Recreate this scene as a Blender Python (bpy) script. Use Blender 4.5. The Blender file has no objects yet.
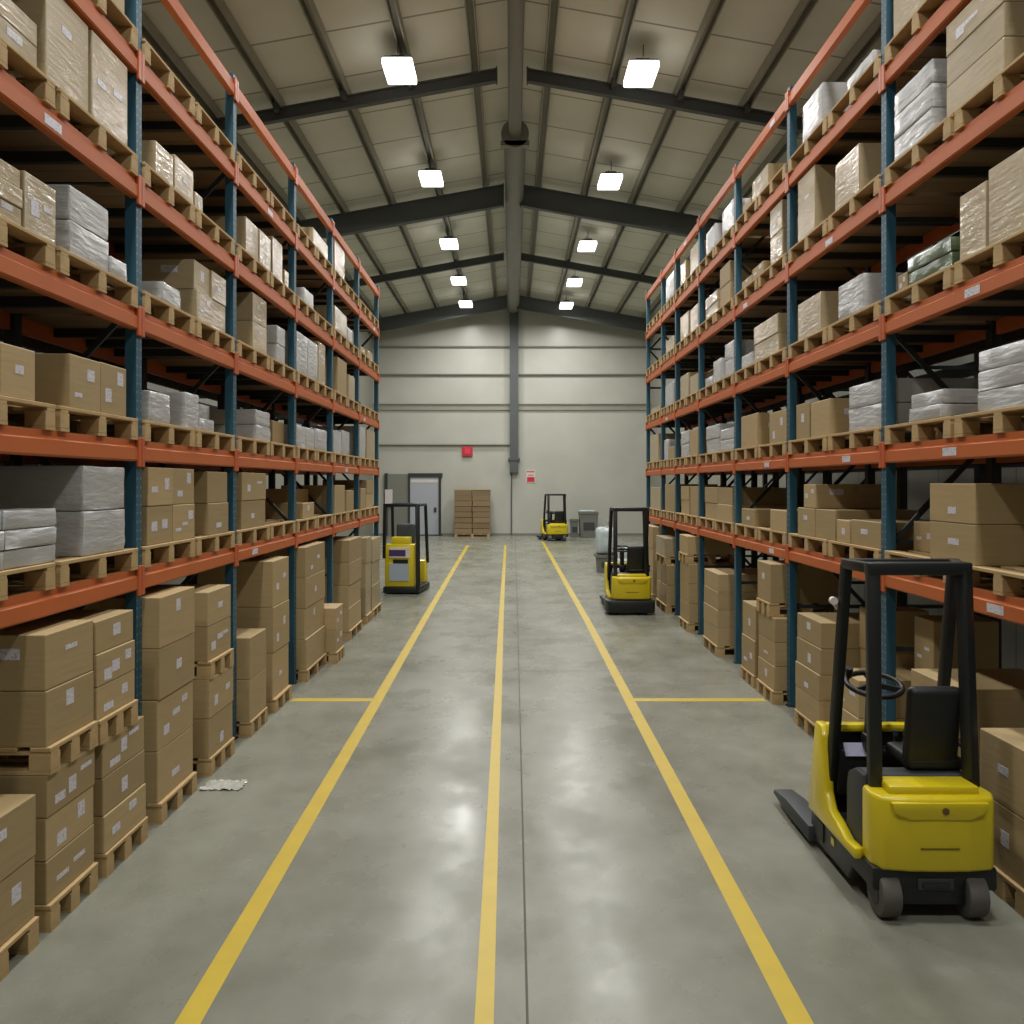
import bpy, bmesh, math, random
from mathutils import Vector, Matrix
random.seed(7)
S = bpy.context.scene
COL = S.collection
F, CX, HY, CZ = 900.0, 512.0, 483.0, 2.8      # focal length in pixels, vanishing point, camera height

# ------------------------------------------------------------------ materials
def nt(name):
    m = bpy.data.materials.new(name); m.use_nodes = True
    n = m.node_tree.nodes; l = m.node_tree.links
    return m, n, l, n['Principled BSDF']

def lin(c):
    return tuple(((v/255)/12.92 if v/255 <= .04045 else ((v/255+.055)/1.055)**2.4) for v in c) + (1,)

def setv(b, **k):
    for a, v in k.items():
        b.inputs[a.replace('_', ' ')].default_value = v

def simple(name, rgb, rough=.5, metal=0, noise=.12, scale=6, bump=0.0, coat=0, emit=None):
    """base colour broken up by noise, optional bump"""
    m, n, l, b = nt(name)
    c = lin(rgb)
    tc = n.new('ShaderNodeTexCoord'); nz = n.new('ShaderNodeTexNoise')
    nz.inputs['Scale'].default_value = scale; nz.inputs['Detail'].default_value = 4
    l.new(tc.outputs['Object'], nz.inputs['Vector'])
    mx = n.new('ShaderNodeMix'); mx.data_type = 'RGBA'
    mx.inputs['A'].default_value = tuple(v*(1-noise) for v in c[:3])+(1,)
    mx.inputs['B'].default_value = tuple(min(1, v*(1+noise)) for v in c[:3])+(1,)
    l.new(nz.outputs['Fac'], mx.inputs['Factor']); l.new(mx.outputs['Result'], b.inputs['Base Color'])
    setv(b, Roughness=rough, Metallic=metal)
    if coat: setv(b, Coat_Weight=coat, Coat_Roughness=.12)
    if 'orange' in name: b.inputs['Specular IOR Level'].default_value = .25
    if bump:
        bp = n.new('ShaderNodeBump'); bp.inputs['Strength'].default_value = bump; bp.inputs['Distance'].default_value = .02
        l.new(nz.outputs['Fac'], bp.inputs['Height']); l.new(bp.outputs['Normal'], b.inputs['Normal'])
    if emit:
        b.inputs['Emission Color'].default_value = lin(emit[0]); b.inputs['Emission Strength'].default_value = emit[1]
    return m

def card(name, rgb, coat=0, rough=.8, bump=.05, bscale=(3, 3, 30), bs=1.0, vary=.16, cr=.15, under=.25):
    m, n, l, b = nt(name)
    c = lin(rgb)
    oi = n.new('ShaderNodeObjectInfo')
    tc = n.new('ShaderNodeTexCoord'); mp = n.new('ShaderNodeMapping'); mp.inputs['Scale'].default_value = bscale
    ad = n.new('ShaderNodeVectorMath'); ad.operation = 'ADD'
    l.new(tc.outputs['Object'], ad.inputs[0]); l.new(oi.outputs['Location'], ad.inputs[1])
    l.new(ad.outputs[0], mp.inputs['Vector'])
    nz = n.new('ShaderNodeTexNoise'); nz.inputs['Scale'].default_value = bs; nz.inputs['Detail'].default_value = 5
    l.new(mp.outputs['Vector'], nz.inputs['Vector'])
    hs = n.new('ShaderNodeMix'); hs.data_type = 'RGBA'
    hs.inputs['A'].default_value = tuple(v*(1-vary) for v in c[:3])+(1,)
    hs.inputs['B'].default_value = (min(1, c[0]*(1+vary)), min(1, c[1]*(1+vary)), min(1, c[2]*(1+vary*1.3)), 1)
    l.new(oi.outputs['Random'], hs.inputs['Factor'])
    mx = n.new('ShaderNodeMix'); mx.data_type = 'RGBA'; mx.blend_type = 'MULTIPLY'
    mx.inputs['Factor'].default_value = .35
    l.new(hs.outputs['Result'], mx.inputs['A'])
    cr_ = n.new('ShaderNodeValToRGB'); cr_.color_ramp.elements[0].position = .3; cr_.color_ramp.elements[1].position = .65
    cr_.color_ramp.elements[0].color = (.8, .8, .8, 1)
    l.new(nz.outputs['Fac'], cr_.inputs['Fac']); l.new(cr_.outputs['Color'], mx.inputs['B'])
    l.new(mx.outputs['Result'], b.inputs['Base Color'])
    setv(b, Roughness=rough)
    if coat: setv(b, Coat_Weight=coat, Coat_Roughness=cr)
    bp = n.new('ShaderNodeBump'); bp.inputs['Strength'].default_value = bump; bp.inputs['Distance'].default_value = .03
    l.new(nz.outputs['Fac'], bp.inputs['Height'])
    if coat:                                   # the film wrinkles, the goods beneath stay flat
        l.new(bp.outputs['Normal'], b.inputs['Coat Normal'])
        b2 = n.new('ShaderNodeBump'); b2.inputs['Strength'].default_value = bump*under; b2.inputs['Distance'].default_value = .03
        l.new(nz.outputs['Fac'], b2.inputs['Height']); l.new(b2.outputs['Normal'], b.inputs['Normal'])
    else:
        l.new(bp.outputs['Normal'], b.inputs['Normal'])
    return m

def post_mat(name, rgb):
    m, n, l, b = nt(name)
    tc = n.new('ShaderNodeTexCoord'); sp = n.new('ShaderNodeSeparateXYZ'); l.new(tc.outputs['Object'], sp.inputs[0])
    def mth(op, a, v=None, v2=None):
        q = n.new('ShaderNodeMath'); q.operation = op
        if hasattr(a, 'links'): l.new(a, q.inputs[0])
        else: q.inputs[0].default_value = a
        if v is not None:
            if hasattr(v, 'links'): l.new(v, q.inputs[1])
            else: q.inputs[1].default_value = v
        return q.outputs[0]
    zz = mth('SUBTRACT', mth('FRACT', mth('MULTIPLY', sp.outputs['Z'], 1/.07)), .5)
    zz = mth('MULTIPLY', zz, .07)
    yy = mth('SUBTRACT', mth('ABSOLUTE', sp.outputs['Y']), .032)
    d = mth('SQRT', mth('ADD', mth('MULTIPLY', zz, zz), mth('MULTIPLY', yy, yy)))
    hole = mth('LESS_THAN', d, .010)
    mx = n.new('ShaderNodeMix'); mx.data_type = 'RGBA'
    nz = n.new('ShaderNodeTexNoise'); nz.inputs['Scale'].default_value = 4
    l.new(tc.outputs['Object'], nz.inputs['Vector'])
    c = lin(rgb)
    m2 = n.new('ShaderNodeMix'); m2.data_type = 'RGBA'
    m2.inputs['A'].default_value = tuple(v*.75 for v in c[:3])+(1,); m2.inputs['B'].default_value = tuple(v*1.2 for v in c[:3])+(1,)
    l.new(nz.outputs['Fac'], m2.inputs['Factor'])
    l.new(m2.outputs['Result'], mx.inputs['A'])
    mx.inputs['B'].default_value = lin((120, 135, 140)); l.new(hole, mx.inputs['Factor'])
    l.new(mx.outputs['Result'], b.inputs['Base Color']); setv(b, Roughness=.5)
    return m

def concrete():
    m, n, l, b = nt('concrete_floor')
    tc = n.new('ShaderNodeTexCoord')
    def noise(sc, sy=1, det=6):
        mp = n.new('ShaderNodeMapping'); mp.inputs['Scale'].default_value = (1, sy, 1)
        l.new(tc.outputs['Object'], mp.inputs['Vector'])
        z = n.new('ShaderNodeTexNoise'); z.inputs['Scale'].default_value = sc; z.inputs['Detail'].default_value = det
        z.inputs['Roughness'].default_value = .6
        l.new(mp.outputs['Vector'], z.inputs['Vector']); return z.outputs['Fac']
    a = noise(.55, .6); bb = noise(2.3, .8)
    ad = n.new('ShaderNodeMath'); ad.operation = 'MULTIPLY_ADD'; ad.inputs[1].default_value = .45
    l.new(bb, ad.inputs[0]); l.new(a, ad.inputs[2])
    r = n.new('ShaderNodeValToRGB')
    r.color_ramp.elements[0].position = .50; r.color_ramp.elements[1].position = .90
    r.color_ramp.elements[0].color = lin((110, 110, 97)); r.color_ramp.elements[1].color = lin((141, 141, 129))
    l.new(ad.outputs[0], r.inputs['Fac']); l.new(r.outputs['Color'], b.inputs['Base Color'])
    rr = n.new('ShaderNodeMapRange'); rr.inputs['To Min'].default_value = .16; rr.inputs['To Max'].default_value = .42
    rr.inputs['From Min'].default_value = .3; rr.inputs['From Max'].default_value = .7; l.new(noise(1.1, .7), rr.inputs['Value']); l.new(rr.outputs[0], b.inputs['Roughness'])
    b.inputs['Specular IOR Level'].default_value = .20
    return m

def sheet_mat(name, rgb, period, axis, depth=.25, rough=.5, seam=.02, bump=.3):
    """panel sheeting: darker seams every `period` metres along an axis"""
    m, n, l, b = nt(name)
    tc = n.new('ShaderNodeTexCoord'); sp = n.new('ShaderNodeSeparateXYZ'); l.new(tc.outputs['Object'], sp.inputs[0])
    q = n.new('ShaderNodeMath'); q.operation = 'MULTIPLY'; q.inputs[1].default_value = 1/period; l.new(sp.outputs[axis], q.inputs[0])
    f = n.new('ShaderNodeMath'); f.operation = 'FRACT'; l.new(q.outputs[0], f.inputs[0])
    t = n.new('ShaderNodeMath'); t.operation = 'LESS_THAN'; t.inputs[1].default_value = seam; l.new(f.outputs[0], t.inputs[0])
    nz = n.new('ShaderNodeTexNoise'); nz.inputs['Scale'].default_value = .8; nz.inputs['Detail'].default_value = 5
    l.new(tc.outputs['Object'], nz.inputs['Vector'])
    c = lin(rgb)
    m1 = n.new('ShaderNodeMix'); m1.data_type = 'RGBA'
    m1.inputs['A'].default_value = tuple(v*.86 for v in c[:3])+(1,); m1.inputs['B'].default_value = tuple(v*1.12 for v in c[:3])+(1,)
    l.new(nz.outputs['Fac'], m1.inputs['Factor'])
    m2 = n.new('ShaderNodeMix'); m2.data_type = 'RGBA'; m2.inputs['B'].default_value = tuple(v*(1-depth)*.5 for v in c[:3])+(1,)
    l.new(t.outputs[0], m2.inputs['Factor']); l.new(m1.outputs['Result'], m2.inputs['A'])
    l.new(m2.outputs['Result'], b.inputs['Base Color']); setv(b, Roughness=rough)
    return m

def sticker_mat():
    m, n, l, b = nt('printed_label')
    tc = n.new('ShaderNodeTexCoord'); oi = n.new('ShaderNodeObjectInfo')
    mp = n.new('ShaderNodeMapping'); mp.inputs['Scale'].default_value = (60, 60, 90)
    l.new(tc.outputs['Object'], mp.inputs['Vector'])
    nz = n.new('ShaderNodeTexNoise'); nz.inputs['Scale'].default_value = 1; l.new(mp.outputs['Vector'], nz.inputs['Vector'])
    r = n.new('ShaderNodeValToRGB'); r.color_ramp.elements[0].position = .40; r.color_ramp.elements[1].position = .47
    r.color_ramp.elements[0].color = lin((176, 174, 184)); r.color_ramp.elements[1].color = lin((214, 211, 220))
    l.new(nz.outputs['Fac'], r.inputs['Fac']); l.new(r.outputs['Color'], b.inputs['Base Color'])
    setv(b, Roughness=.45); return m

M = dict(
    card=card('cardboard', (172, 149, 106), rough=.6, bump=.06),
    ktop=card('film_wrapped_cardboard', (172, 154, 118), coat=.45, rough=.6, bump=.8, bscale=(6, 2.5, 18), bs=1.7, vary=.08, cr=.13, under=.08),
    wrap=card('white_stretch_film', (186, 186, 186), coat=.4, rough=.5, bump=.8, bscale=(6, 3, 16), bs=1.7, vary=.05, cr=.2, under=.3),
    green=card('green_stretch_film', (84, 104, 74), coat=.7, rough=.4, bump=.5, bscale=(3, 3, 12), bs=1.6, vary=.05),
    pale=card('pale_plastic', (186, 198, 196), coat=.4, rough=.4, bump=.5, bscale=(6, 6, 9), bs=1.2, vary=.05),
    card2=card('darker_cardboard', (138, 116, 84), rough=.8, bump=.2),  # darker brown cardboard for the pile at the back wall
    tape=simple('packing_tape', (176, 152, 112), .25),
    label=sticker_mat(),
    wood=simple('pallet_wood', (182, 154, 108), .75, noise=.25, scale=9, bump=.1),
    board=simple('shelf_board', (138, 110, 78), .8, noise=.2, scale=5),
    bar=simple('dark_support_steel', (44, 43, 40), .6),
    orange=simple('orange_beam_paint', (190, 102, 54), .5, noise=.1, scale=3),
    orange2=simple('orange_bracket_paint', (186, 92, 52), .42, noise=.1, scale=3),
    blue=post_mat('blue_post_paint', (38, 84, 104)),
    darkpost=simple('dark_post_paint', (30, 34, 36), .6),
    lbar=simple('dark_brace_steel', (40, 46, 48), .55),
    floor=concrete(),
    yellow=simple('yellow_floor_paint', (192, 165, 46), .45, noise=.12, scale=5),
    joint=simple('floor_joint_filler', (78, 76, 66), .7),
    roof=sheet_mat('roof_sheeting', (222, 219, 204), 2.05, 'Y', depth=.2, seam=.03, rough=.6),
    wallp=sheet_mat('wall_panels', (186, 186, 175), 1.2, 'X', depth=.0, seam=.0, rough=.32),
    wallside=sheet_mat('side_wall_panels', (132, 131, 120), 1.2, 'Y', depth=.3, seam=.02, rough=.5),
    steel=simple('grey_painted_steel', (84, 88, 88), .5, noise=.08, scale=2),
    purlin=simple('galvanised_purlin', (150, 147, 133), .5, noise=.1, scale=2),
    duct=simple('galvanised_duct', (128, 126, 116), .45, noise=.08, scale=2),
    glow=simple('lamp_diffuser', (255, 255, 255), .4, noise=0, emit=((255, 252, 246), 4.0)),
    lampbody=simple('lamp_housing', (96, 98, 98), .4, metal=.4),
    red=simple('red_sign_plastic', (196, 44, 58), .5, noise=.05),
    white=simple('white_sign_plastic', (214, 206, 202), .5, noise=.04),
    door=simple('pale_door_paint', (172, 176, 184), .4, noise=.05, scale=1),
    doorg=simple('grey_door_paint', (126, 126, 116), .5, noise=.05, scale=1),
    dark=simple('dark_frame_steel', (48, 50, 50), .5),
    fy=simple('yellow_truck_paint', (214, 192, 26), .38, noise=.06, scale=3, coat=.25),
    fblack=simple('black_truck_paint', (24, 27, 28), .45, noise=.1),
    fgrey=simple('dark_grey_plastic', (58, 63, 64), .6, noise=.08),
    vinyl=simple('black_vinyl', (20, 21, 22), .5, noise=.1),
    rubber=simple('grey_wheel_rubber', (88, 84, 80), .75, noise=.1),
    hub=simple('dark_wheel_hub', (40, 41, 42), .5),
    chrome=simple('brown_badge_metal', (120, 92, 60), .35, metal=.6),
    bin=simple('grey_bin_plastic', (112, 112, 104), .6, noise=.06),
    film=card('clear_film_scrap', (176, 176, 164), coat=.4, rough=.4, bump=.5, bscale=(9, 9, 9), bs=1, vary=.03),
    lilac=simple('lilac_paper', (196, 192, 222), .6, noise=.03),
    purple=simple('purple_panel', (74, 52, 92), .5, noise=.05),
    bluepane=simple('bluish_pane', (168, 178, 190), .25, noise=.05),
)

# ------------------------------------------------------------------ mesh helpers
class MB:
    def __init__(s): s.bm = bmesh.new()
    def _add(s, tmp, mat4=None):
        if mat4 is not None: bmesh.ops.transform(tmp, matrix=mat4, verts=tmp.verts)
        me = bpy.data.meshes.new('tmp'); tmp.to_mesh(me); tmp.free()
        s.bm.from_mesh(me); bpy.data.meshes.remove(me); return s
    def box(s, x0, x1, y0, y1, z0, z1, bev=0, seg=2, rot=None):
        t = bmesh.new(); bmesh.ops.create_cube(t, size=1)
        bmesh.ops.scale(t, vec=(x1-x0, y1-y0, z1-z0), verts=t.verts)
        if bev: bmesh.ops.bevel(t, geom=t.edges[:], offset=bev, segments=seg, profile=.5, affect='EDGES')
        m = Matrix.Translation(((x0+x1)/2, (y0+y1)/2, (z0+z1)/2))
        if rot is not None: m = m @ rot
        return s._add(t, m)
    def bar(s, p, q, w, h, bev=0, up=(0, 0, 1)):
        p, q = Vector(p), Vector(q); d = q-p
        z = d.normalized(); u = Vector(up)
        x = u.cross(z)
        if x.length < 1e-4: x = Vector((1, 0, 0)).cross(z)
        x.normalize(); y = z.cross(x)
        t = bmesh.new(); bmesh.ops.create_cube(t, size=1)
        bmesh.ops.scale(t, vec=(w, h, d.length), verts=t.verts)
        if bev: bmesh.ops.bevel(t, geom=t.edges[:], offset=bev, segments=2, profile=.5, affect='EDGES')
        R = Matrix((x, y, z)).transposed().to_4x4()
        return s._add(t, Matrix.Translation((p+q)/2) @ R)
    def cyl(s, p, q, r, n=20, r2=None, bev=0):
        p, q = Vector(p), Vector(q); d = q-p
        t = bmesh.new(); bmesh.ops.create_cone(t, cap_ends=True, segments=n, radius1=r, radius2=r if r2 is None else r2, depth=d.length)
        if bev:
            es = [e for e in t.edges if len(e.link_faces) == 2 and abs(e.link_faces[0].normal.dot(e.link_faces[1].normal)) < .3]
            bmesh.ops.bevel(t, geom=es, offset=bev, segments=2, profile=.5, affect='EDGES')
        R = d.to_track_quat('Z', 'Y').to_matrix().to_4x4()
        return s._add(t, Matrix.Translation((p+q)/2) @ R)
    def prism(s, poly, axis, a, b, bev=0, seg=2):
        """poly of 2-D points extruded along an axis from a to b ('x': poly=(y,z); 'y': (x,z); 'z': (x,y))"""
        t = bmesh.new()
        def pt(u, v, w):
            return {'x': (w, u, v), 'y': (u, w, v), 'z': (u, v, w)}[axis]
        A = [t.verts.new(pt(u, v, a)) for u, v in poly]; B = [t.verts.new(pt(u, v, b)) for u, v in poly]
        n = len(poly)
        t.faces.new(A); t.faces.new(B[::-1])
        for i in range(n): t.faces.new((A[i], A[(i+1) % n], B[(i+1) % n], B[i]))
        bmesh.ops.recalc_face_normals(t, faces=t.faces[:])
        if bev: bmesh.ops.bevel(t, geom=t.edges[:], offset=bev, segments=seg, profile=.5, affect='EDGES')
        return s._add(t)
    def torus(s, c, R, r, mat=None, n=36, k=10):
        t = bmesh.new(); rings = []
        for i in range(n):
            a = 2*math.pi*i/n; ring = []
            for j in range(k):
                b = 2*math.pi*j/k
                ring.append(t.verts.new(((R+r*math.cos(b))*math.cos(a), (R+r*math.cos(b))*math.sin(a), r*math.sin(b))))
            rings.append(ring)
        for i in range(n):
            for j in range(k):
                t.faces.new((rings[i][j], rings[(i+1) % n][j], rings[(i+1) % n][(j+1) % k], rings[i][(j+1) % k]))
        bmesh.ops.recalc_face_normals(t, faces=t.faces[:])
        m = Matrix.Translation(c)
        if mat is not None: m = m @ mat
        return s._add(t, m)
    def mesh(s, name, mat, smooth=False):
        me = bpy.data.meshes.new(name); s.bm.to_mesh(me); s.bm.free()
        me.materials.append(mat)
        if smooth:
            for p in me.polygons: p.use_smooth = True
            try: me.set_sharp_from_angle(angle=math.radians(40))
            except Exception: pass
        return me
    def build(s, name, mat, parent=None, smooth=False, loc=None):
        return link(name, s.mesh(name, mat, smooth), parent, loc)

def link(name, me, parent=None, loc=None, rz=0):
    o = bpy.data.objects.new(name, me); COL.objects.link(o)
    if parent is not None: o.parent = parent
    if loc is not None: o.location = loc
    if rz: o.rotation_euler = (0, 0, rz)
    return o

def tag(o, label, cat, group=None, kind=None):
    o['label'] = label; o['category'] = cat
    if group: o['group'] = group
    if kind: o['kind'] = kind
    return o

def struct(o):
    o['kind'] = 'structure'; return o

def thing(name, label, cat, loc, rz=0, group=None):
    o = link(name, None, None, loc, rz); o.empty_display_size = .2
    return tag(o, label, cat, group)

def copy_tree(o, parent=None):
    c = o.copy(); COL.objects.link(c)
    if parent is not None: c.parent = parent
    for ch in list(o.children): copy_tree(ch, c)
    return c

ORD = ['nearest', 'second', 'third', 'fourth', 'fifth', 'sixth', 'seventh', 'eighth', 'ninth', 'tenth', 'eleventh']
NTH = ['first', 'second', 'third', 'fourth', 'fifth', 'sixth']
SHELF = ['floor level', 'first shelf up', 'second shelf up', 'third shelf up', 'fourth shelf up', 'fifth shelf up']

# ------------------------------------------------------------------ the building
YB, YN, XW, RZ, SL = 48.0, -8.0, 7.4, 12.75, .18
def roofz(x): return RZ - SL*abs(x)

fl = struct(MB().box(-XW, XW, YN, YB, -.2, 0).build('floor', M['floor']))
def strip(name, pts, w, mat, z=.0015):
    t = MB(); b = t.bm; L = []
    for i, (x, y) in enumerate(pts):
        q = pts[min(i+1, len(pts)-1)]; p = pts[max(i-1, 0)]
        d = Vector((q[0]-p[0], q[1]-p[1])).normalized(); nrm = Vector((-d.y, d.x))*(w/2)
        L.append((b.verts.new((x+nrm.x, y+nrm.y, z)), b.verts.new((x-nrm.x, y-nrm.y, z))))
    for i in range(len(L)-1):
        f = b.faces.new((L[i][0], L[i+1][0], L[i+1][1], L[i][1])); f.normal_update()
        if f.normal.z < 0: f.normal_flip()
    return t.build(name, mat, fl)
strip('yellow_line', [(-1.63, 2), (-1.68, 4.66), (-1.74, 12.2), (-1.90, 29.6), (-1.98, 40.6)], .135, M['yellow'])
strip('yellow_line', [(-.13, 2), (-.145, 4.66), (-.23, 20), (-.30, 40.5)], .10, M['yellow'])
strip('yellow_line', [(1.49, 2), (1.495, 4.66), (1.53, 18.4), (1.46, 43)], .135, M['yellow'])
strip('yellow_line', [(-2.84, 11.62), (-1.80, 11.62)], .17, M['yellow'])
strip('yellow_line', [(1.58, 11.62), (3.26, 11.62)], .17, M['yellow'])
strip('floor_joint', [(.075, -2), (.08, 4.66), (.12, 20), (.16, 47.9)], .014, M['joint'], .001)
for yy in (13.4, 21, 29.5, 38):
    strip('floor_joint', [(-3.0, yy), (3.3, yy)], .012, M['joint'], .0008)

t = MB(); t.box(-XW-.2, XW+.2, YB, YB+.2, -.2, 13.2)
wb = struct(t.build('wall_back', M['wallp']))
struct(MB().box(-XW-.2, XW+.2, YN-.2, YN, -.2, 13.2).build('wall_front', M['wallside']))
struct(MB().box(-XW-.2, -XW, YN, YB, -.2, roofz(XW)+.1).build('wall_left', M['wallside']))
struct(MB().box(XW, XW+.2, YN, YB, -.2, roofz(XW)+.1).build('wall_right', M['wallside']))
ceil = struct(MB().prism([(-XW-.2, roofz(XW+.2)), (0, RZ), (XW+.2, roofz(XW+.2)), (XW+.2, roofz(XW+.2)+.2), (0, RZ+.2), (-XW-.2, roofz(XW+.2)+.2)], 'y', YN, YB).build('ceiling', M['roof']))

trim_n = [0]
def trim(mb, mat, nm=None):
    trim_n[0] += 1
    return struct(mb.build('trim_%d' % trim_n[0], mat))
# purlins: paired flanges running down the hall under the sheeting
for x in (.85, 2.35, 3.9, 5.45, 6.9):
    for s in (-1, 1):
        p = MB(); z = roofz(x)
        R = Matrix.Rotation(s*math.atan(SL), 4, 'Y')
        p.box(s*x-.10, s*x+.10, YN, YB, z-.045, z-.015, rot=R)
        p.box(s*x-.015+.085, s*x+.015+.085, YN, YB, z-.24, z-.03)
        p.box(s*x-.015-.085, s*x+.015-.085, YN, YB, z-.24, z-.03)
        trim(p, M['purlin'])
# rafters: light and heavy ones by turns
for i, y in enumerate((4.4, 12.7, 21.0, 29.2, 37.8, 46.4)):
    heavy = i % 2 == 1
    d, w = (.66, .22) if heavy else (.27, .16)
    for s in (-1, 1):
        r = MB(); x0 = .36 if not heavy else .28
        zt = lambda x: roofz(x)-.26
        r.prism([(s*x0, zt(x0)), (s*XW, zt(XW)), (s*XW, zt(XW)-d), (s*x0, zt(x0)-d)], 'y', y-.02, y+.02)
        for o in (0, -d):
            r.prism([(s*x0, zt(x0)+o+.03), (s*XW, zt(XW)+o+.03), (s*XW, zt(XW)+o), (s*x0, zt(x0)+o)], 'y', y-w/2, y+w/2)
        r.box(s*x0-.02, s*x0+.02, y-w/2, y+w/2, zt(x0)-d-.03, zt(x0)+.06)
        if not heavy:                                       # short cleats tying the rafter up to the purlins
            for px_ in (2.35, 3.9, 5.45):
                r.box(s*px_-.05, s*px_+.05, y-.3, y-.06, zt(px_)-.12, zt(px_)+.06)
        trim(r, M['steel'])
# ridge duct with a collar, and the column on the back wall
d = MB(); d.cyl((.08, YN, RZ-.62), (.08, 24, RZ-.62), .17, 24); d.cyl((.08, 24, RZ-.66), (.08, YB-.34, RZ-.66), .30, 28)
d.box(-.3, .46, 23.9, 24.1, RZ-.98, RZ-.85)
d.cyl((.08, 23.9, RZ-.66), (.08, 24.15, RZ-.66), .37, 28)
for y in range(-6, 48, 6): d.cyl((.08, y, RZ-.5), (.08, y, RZ-.05), .02, 8)
tag(d.build('ridge_duct', M['duct'], smooth=True), 'long grey ventilation duct hanging under the roof ridge', 'duct')
k = MB(); k.box(-.12, .34, YB-.32, YB-.001, 3.35, RZ-.4); k.box(-.2, .42, YB-.36, YB-.001, 4.0, 4.12); k.box(-.06, .0, YB-.09, YB-.001, 0, 3.35)
trim(k, M['steel'])
# girts on the back wall
for z, h, xs, mt in ((10.05, .09, [(-XW, -.12), (.34, XW)], 'purlin'), (8.56, .10, [(-XW, -.12), (.34, XW)], 'purlin'),
                     (6.85, .34, [(-XW, -.12), (.34, XW)], 'purlin'), (4.83, .07, [(-XW, -.12)], 'purlin')):
    for a, b in xs:
        g = MB(); g.box(a, b, YB-.09, YB, z-h/2, z+h/2); g.box(a, b, YB-.16, YB, z+h/2-.04, z+h/2)
        trim(g, M[mt])
bb = MB(); bb.box(-XW, XW, YB-.03, YB, 0, .12); struct(bb.build('baseboard_back', M['doorg']))

# doors on the back wall
d1 = struct(MB().box(-5.42, -3.9, YB-.10, YB-.001, .02, 3.12).build('door_1', M['door']))
f = MB(); f.box(-5.52, -5.42, YB-.16, YB-.001, 0, 3.3); f.box(-3.9, -3.78, YB-.16, YB-.001, 0, 3.3); f.box(-5.52, -3.7, YB-.17, YB-.001, 3.12, 3.32); f.box(-5.52,-3.7,YB-.14,YB-.001,0,.06)
f.build('door_frame', M['dark'], d1)
MB().box(-4.15, -4.02, YB-.15, YB-.1, 1.25, 1.5, .01).build('door_handle', M['dark'], d1)
MB().box(-5.38, -3.94, YB-.115, YB-.1, 2.82, 3.0).build('door_rail', M['white'], d1)
d2 = struct(MB().box(-6.62, -5.52, YB-.10, YB-.001, 0, 3.28).build('door_2', M['doorg']))
MB().box(-6.78, -6.62, YB-.16, YB-.001, 0, 3.32).build('door_frame', M['dark'], d2)

# signs
sg = MB(); sg.box(-2.66, -2.10, YB-.14, YB, 4.22, 4.74, .03)
al = tag(sg.build('alarm_box', M['red']), 'square red alarm box high on the back wall', 'sign')
MB().box(-2.52, -2.24, YB-.16, YB-.14, 4.34, 4.62, .01).build('cover', simple('pink_red_cover', (226, 66, 92), .4), al)
sg = MB(); sg.box(.76, 1.24, YB-.03, YB-.001, 2.82, 3.5, .005)
s2 = tag(sg.build('safety_sign', M['white']), 'small white and red safety sign beside the wall pipe', 'sign')
MB().box(.80, 1.20, YB-.036, YB-.03, 2.86, 3.12).build('red_band', M['red'], s2)
lt = MB()
for i in range(5): lt.box(.80+i*.083, .86+i*.083, YB-.036, YB-.03, 3.36, 3.46)
lt.box(.86, 1.14, YB-.036, YB-.03, 3.2, 3.24)
lt.build('red_lettering', M['red'], s2)
tag(MB().box(-6.75, -6.35, YB-.22, YB-.165, 1.55, 2.45, .01).build('paper_notice', M['white']), 'white paper notice hanging by the grey door', 'notice')

# lamps
lamp_mesh = {}
def lamp(x, y, near, label, power):
    z = roofz(x)-.62
    t = thing('high_bay_lamp', label, 'lamp', (x, y, z), 0, 'square high bay lamps under the roof')
    if not lamp_mesh:
        h = MB(); h.box(-.30, .30, -.48, .48, .06, .10, .02); h.box(-.16, .16, -.3, .3, .12, .2, .02)
        lamp_mesh['h'] = h.mesh('housing', M['lampbody'])
        g = MB(); g.box(-.32, .32, -.5, .5, -.10, .06, .03); lamp_mesh['g'] = g.mesh('diffuser', M['glow'])
        b = MB()
        for yy in (-.35, .35): b.cyl((0, yy, .2), (0, yy, .45), .012, 8)
        lamp_mesh['b'] = b.mesh('hanger', M['lampbody'])
    for nm, kx in (('housing', 'h'), ('diffuser', 'g'), ('hanger', 'b')): link(nm, lamp_mesh[kx], t)
    L = bpy.data.lights.new('lamp_light', 'AREA'); L.shape = 'RECTANGLE'; L.size = .62; L.size_y = 1.0
    L.energy = power; L.color = (1.0, .995, .965); L.spread = math.radians(170)
    lo = bpy.data.objects.new('lamp_light', L); COL.objects.link(lo); lo.location = (x, y, z-.12)
LY = [(-2.4, 2.75, 5.2, 255), (-2.4, 2.75, 12.2, 280), (-2.42, 2.78, 19.4, 300), (-2.36, 2.86, 26.3, 300), (-2.34, 2.8, 33.5, 310), (-2.34, 2.75, 39.6, 320), (-2.3, 2.7, 44.8, 230), (-2.4, 2.75, -2.0, 250)]
vis = 0
for xl, xr, y, p in LY:
    if 15 < y:
        nm = ORD[vis] if vis < 4 else 'farthest'
        a, b = '%s lamp of the left row, glowing square under the roof' % nm, '%s lamp of the right row, glowing square under the roof' % nm
        vis += 1
    else:
        w = {5.2: 'over the near aisle', 12.2: 'over the mid aisle', -2.0: 'behind the viewpoint'}[y]
        a, b = 'square roof lamp of the left row %s' % w, 'square roof lamp of the right row %s' % w
    lamp(xl, y, 0, a, p); lamp(xr, y, 0, b, p)

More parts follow.
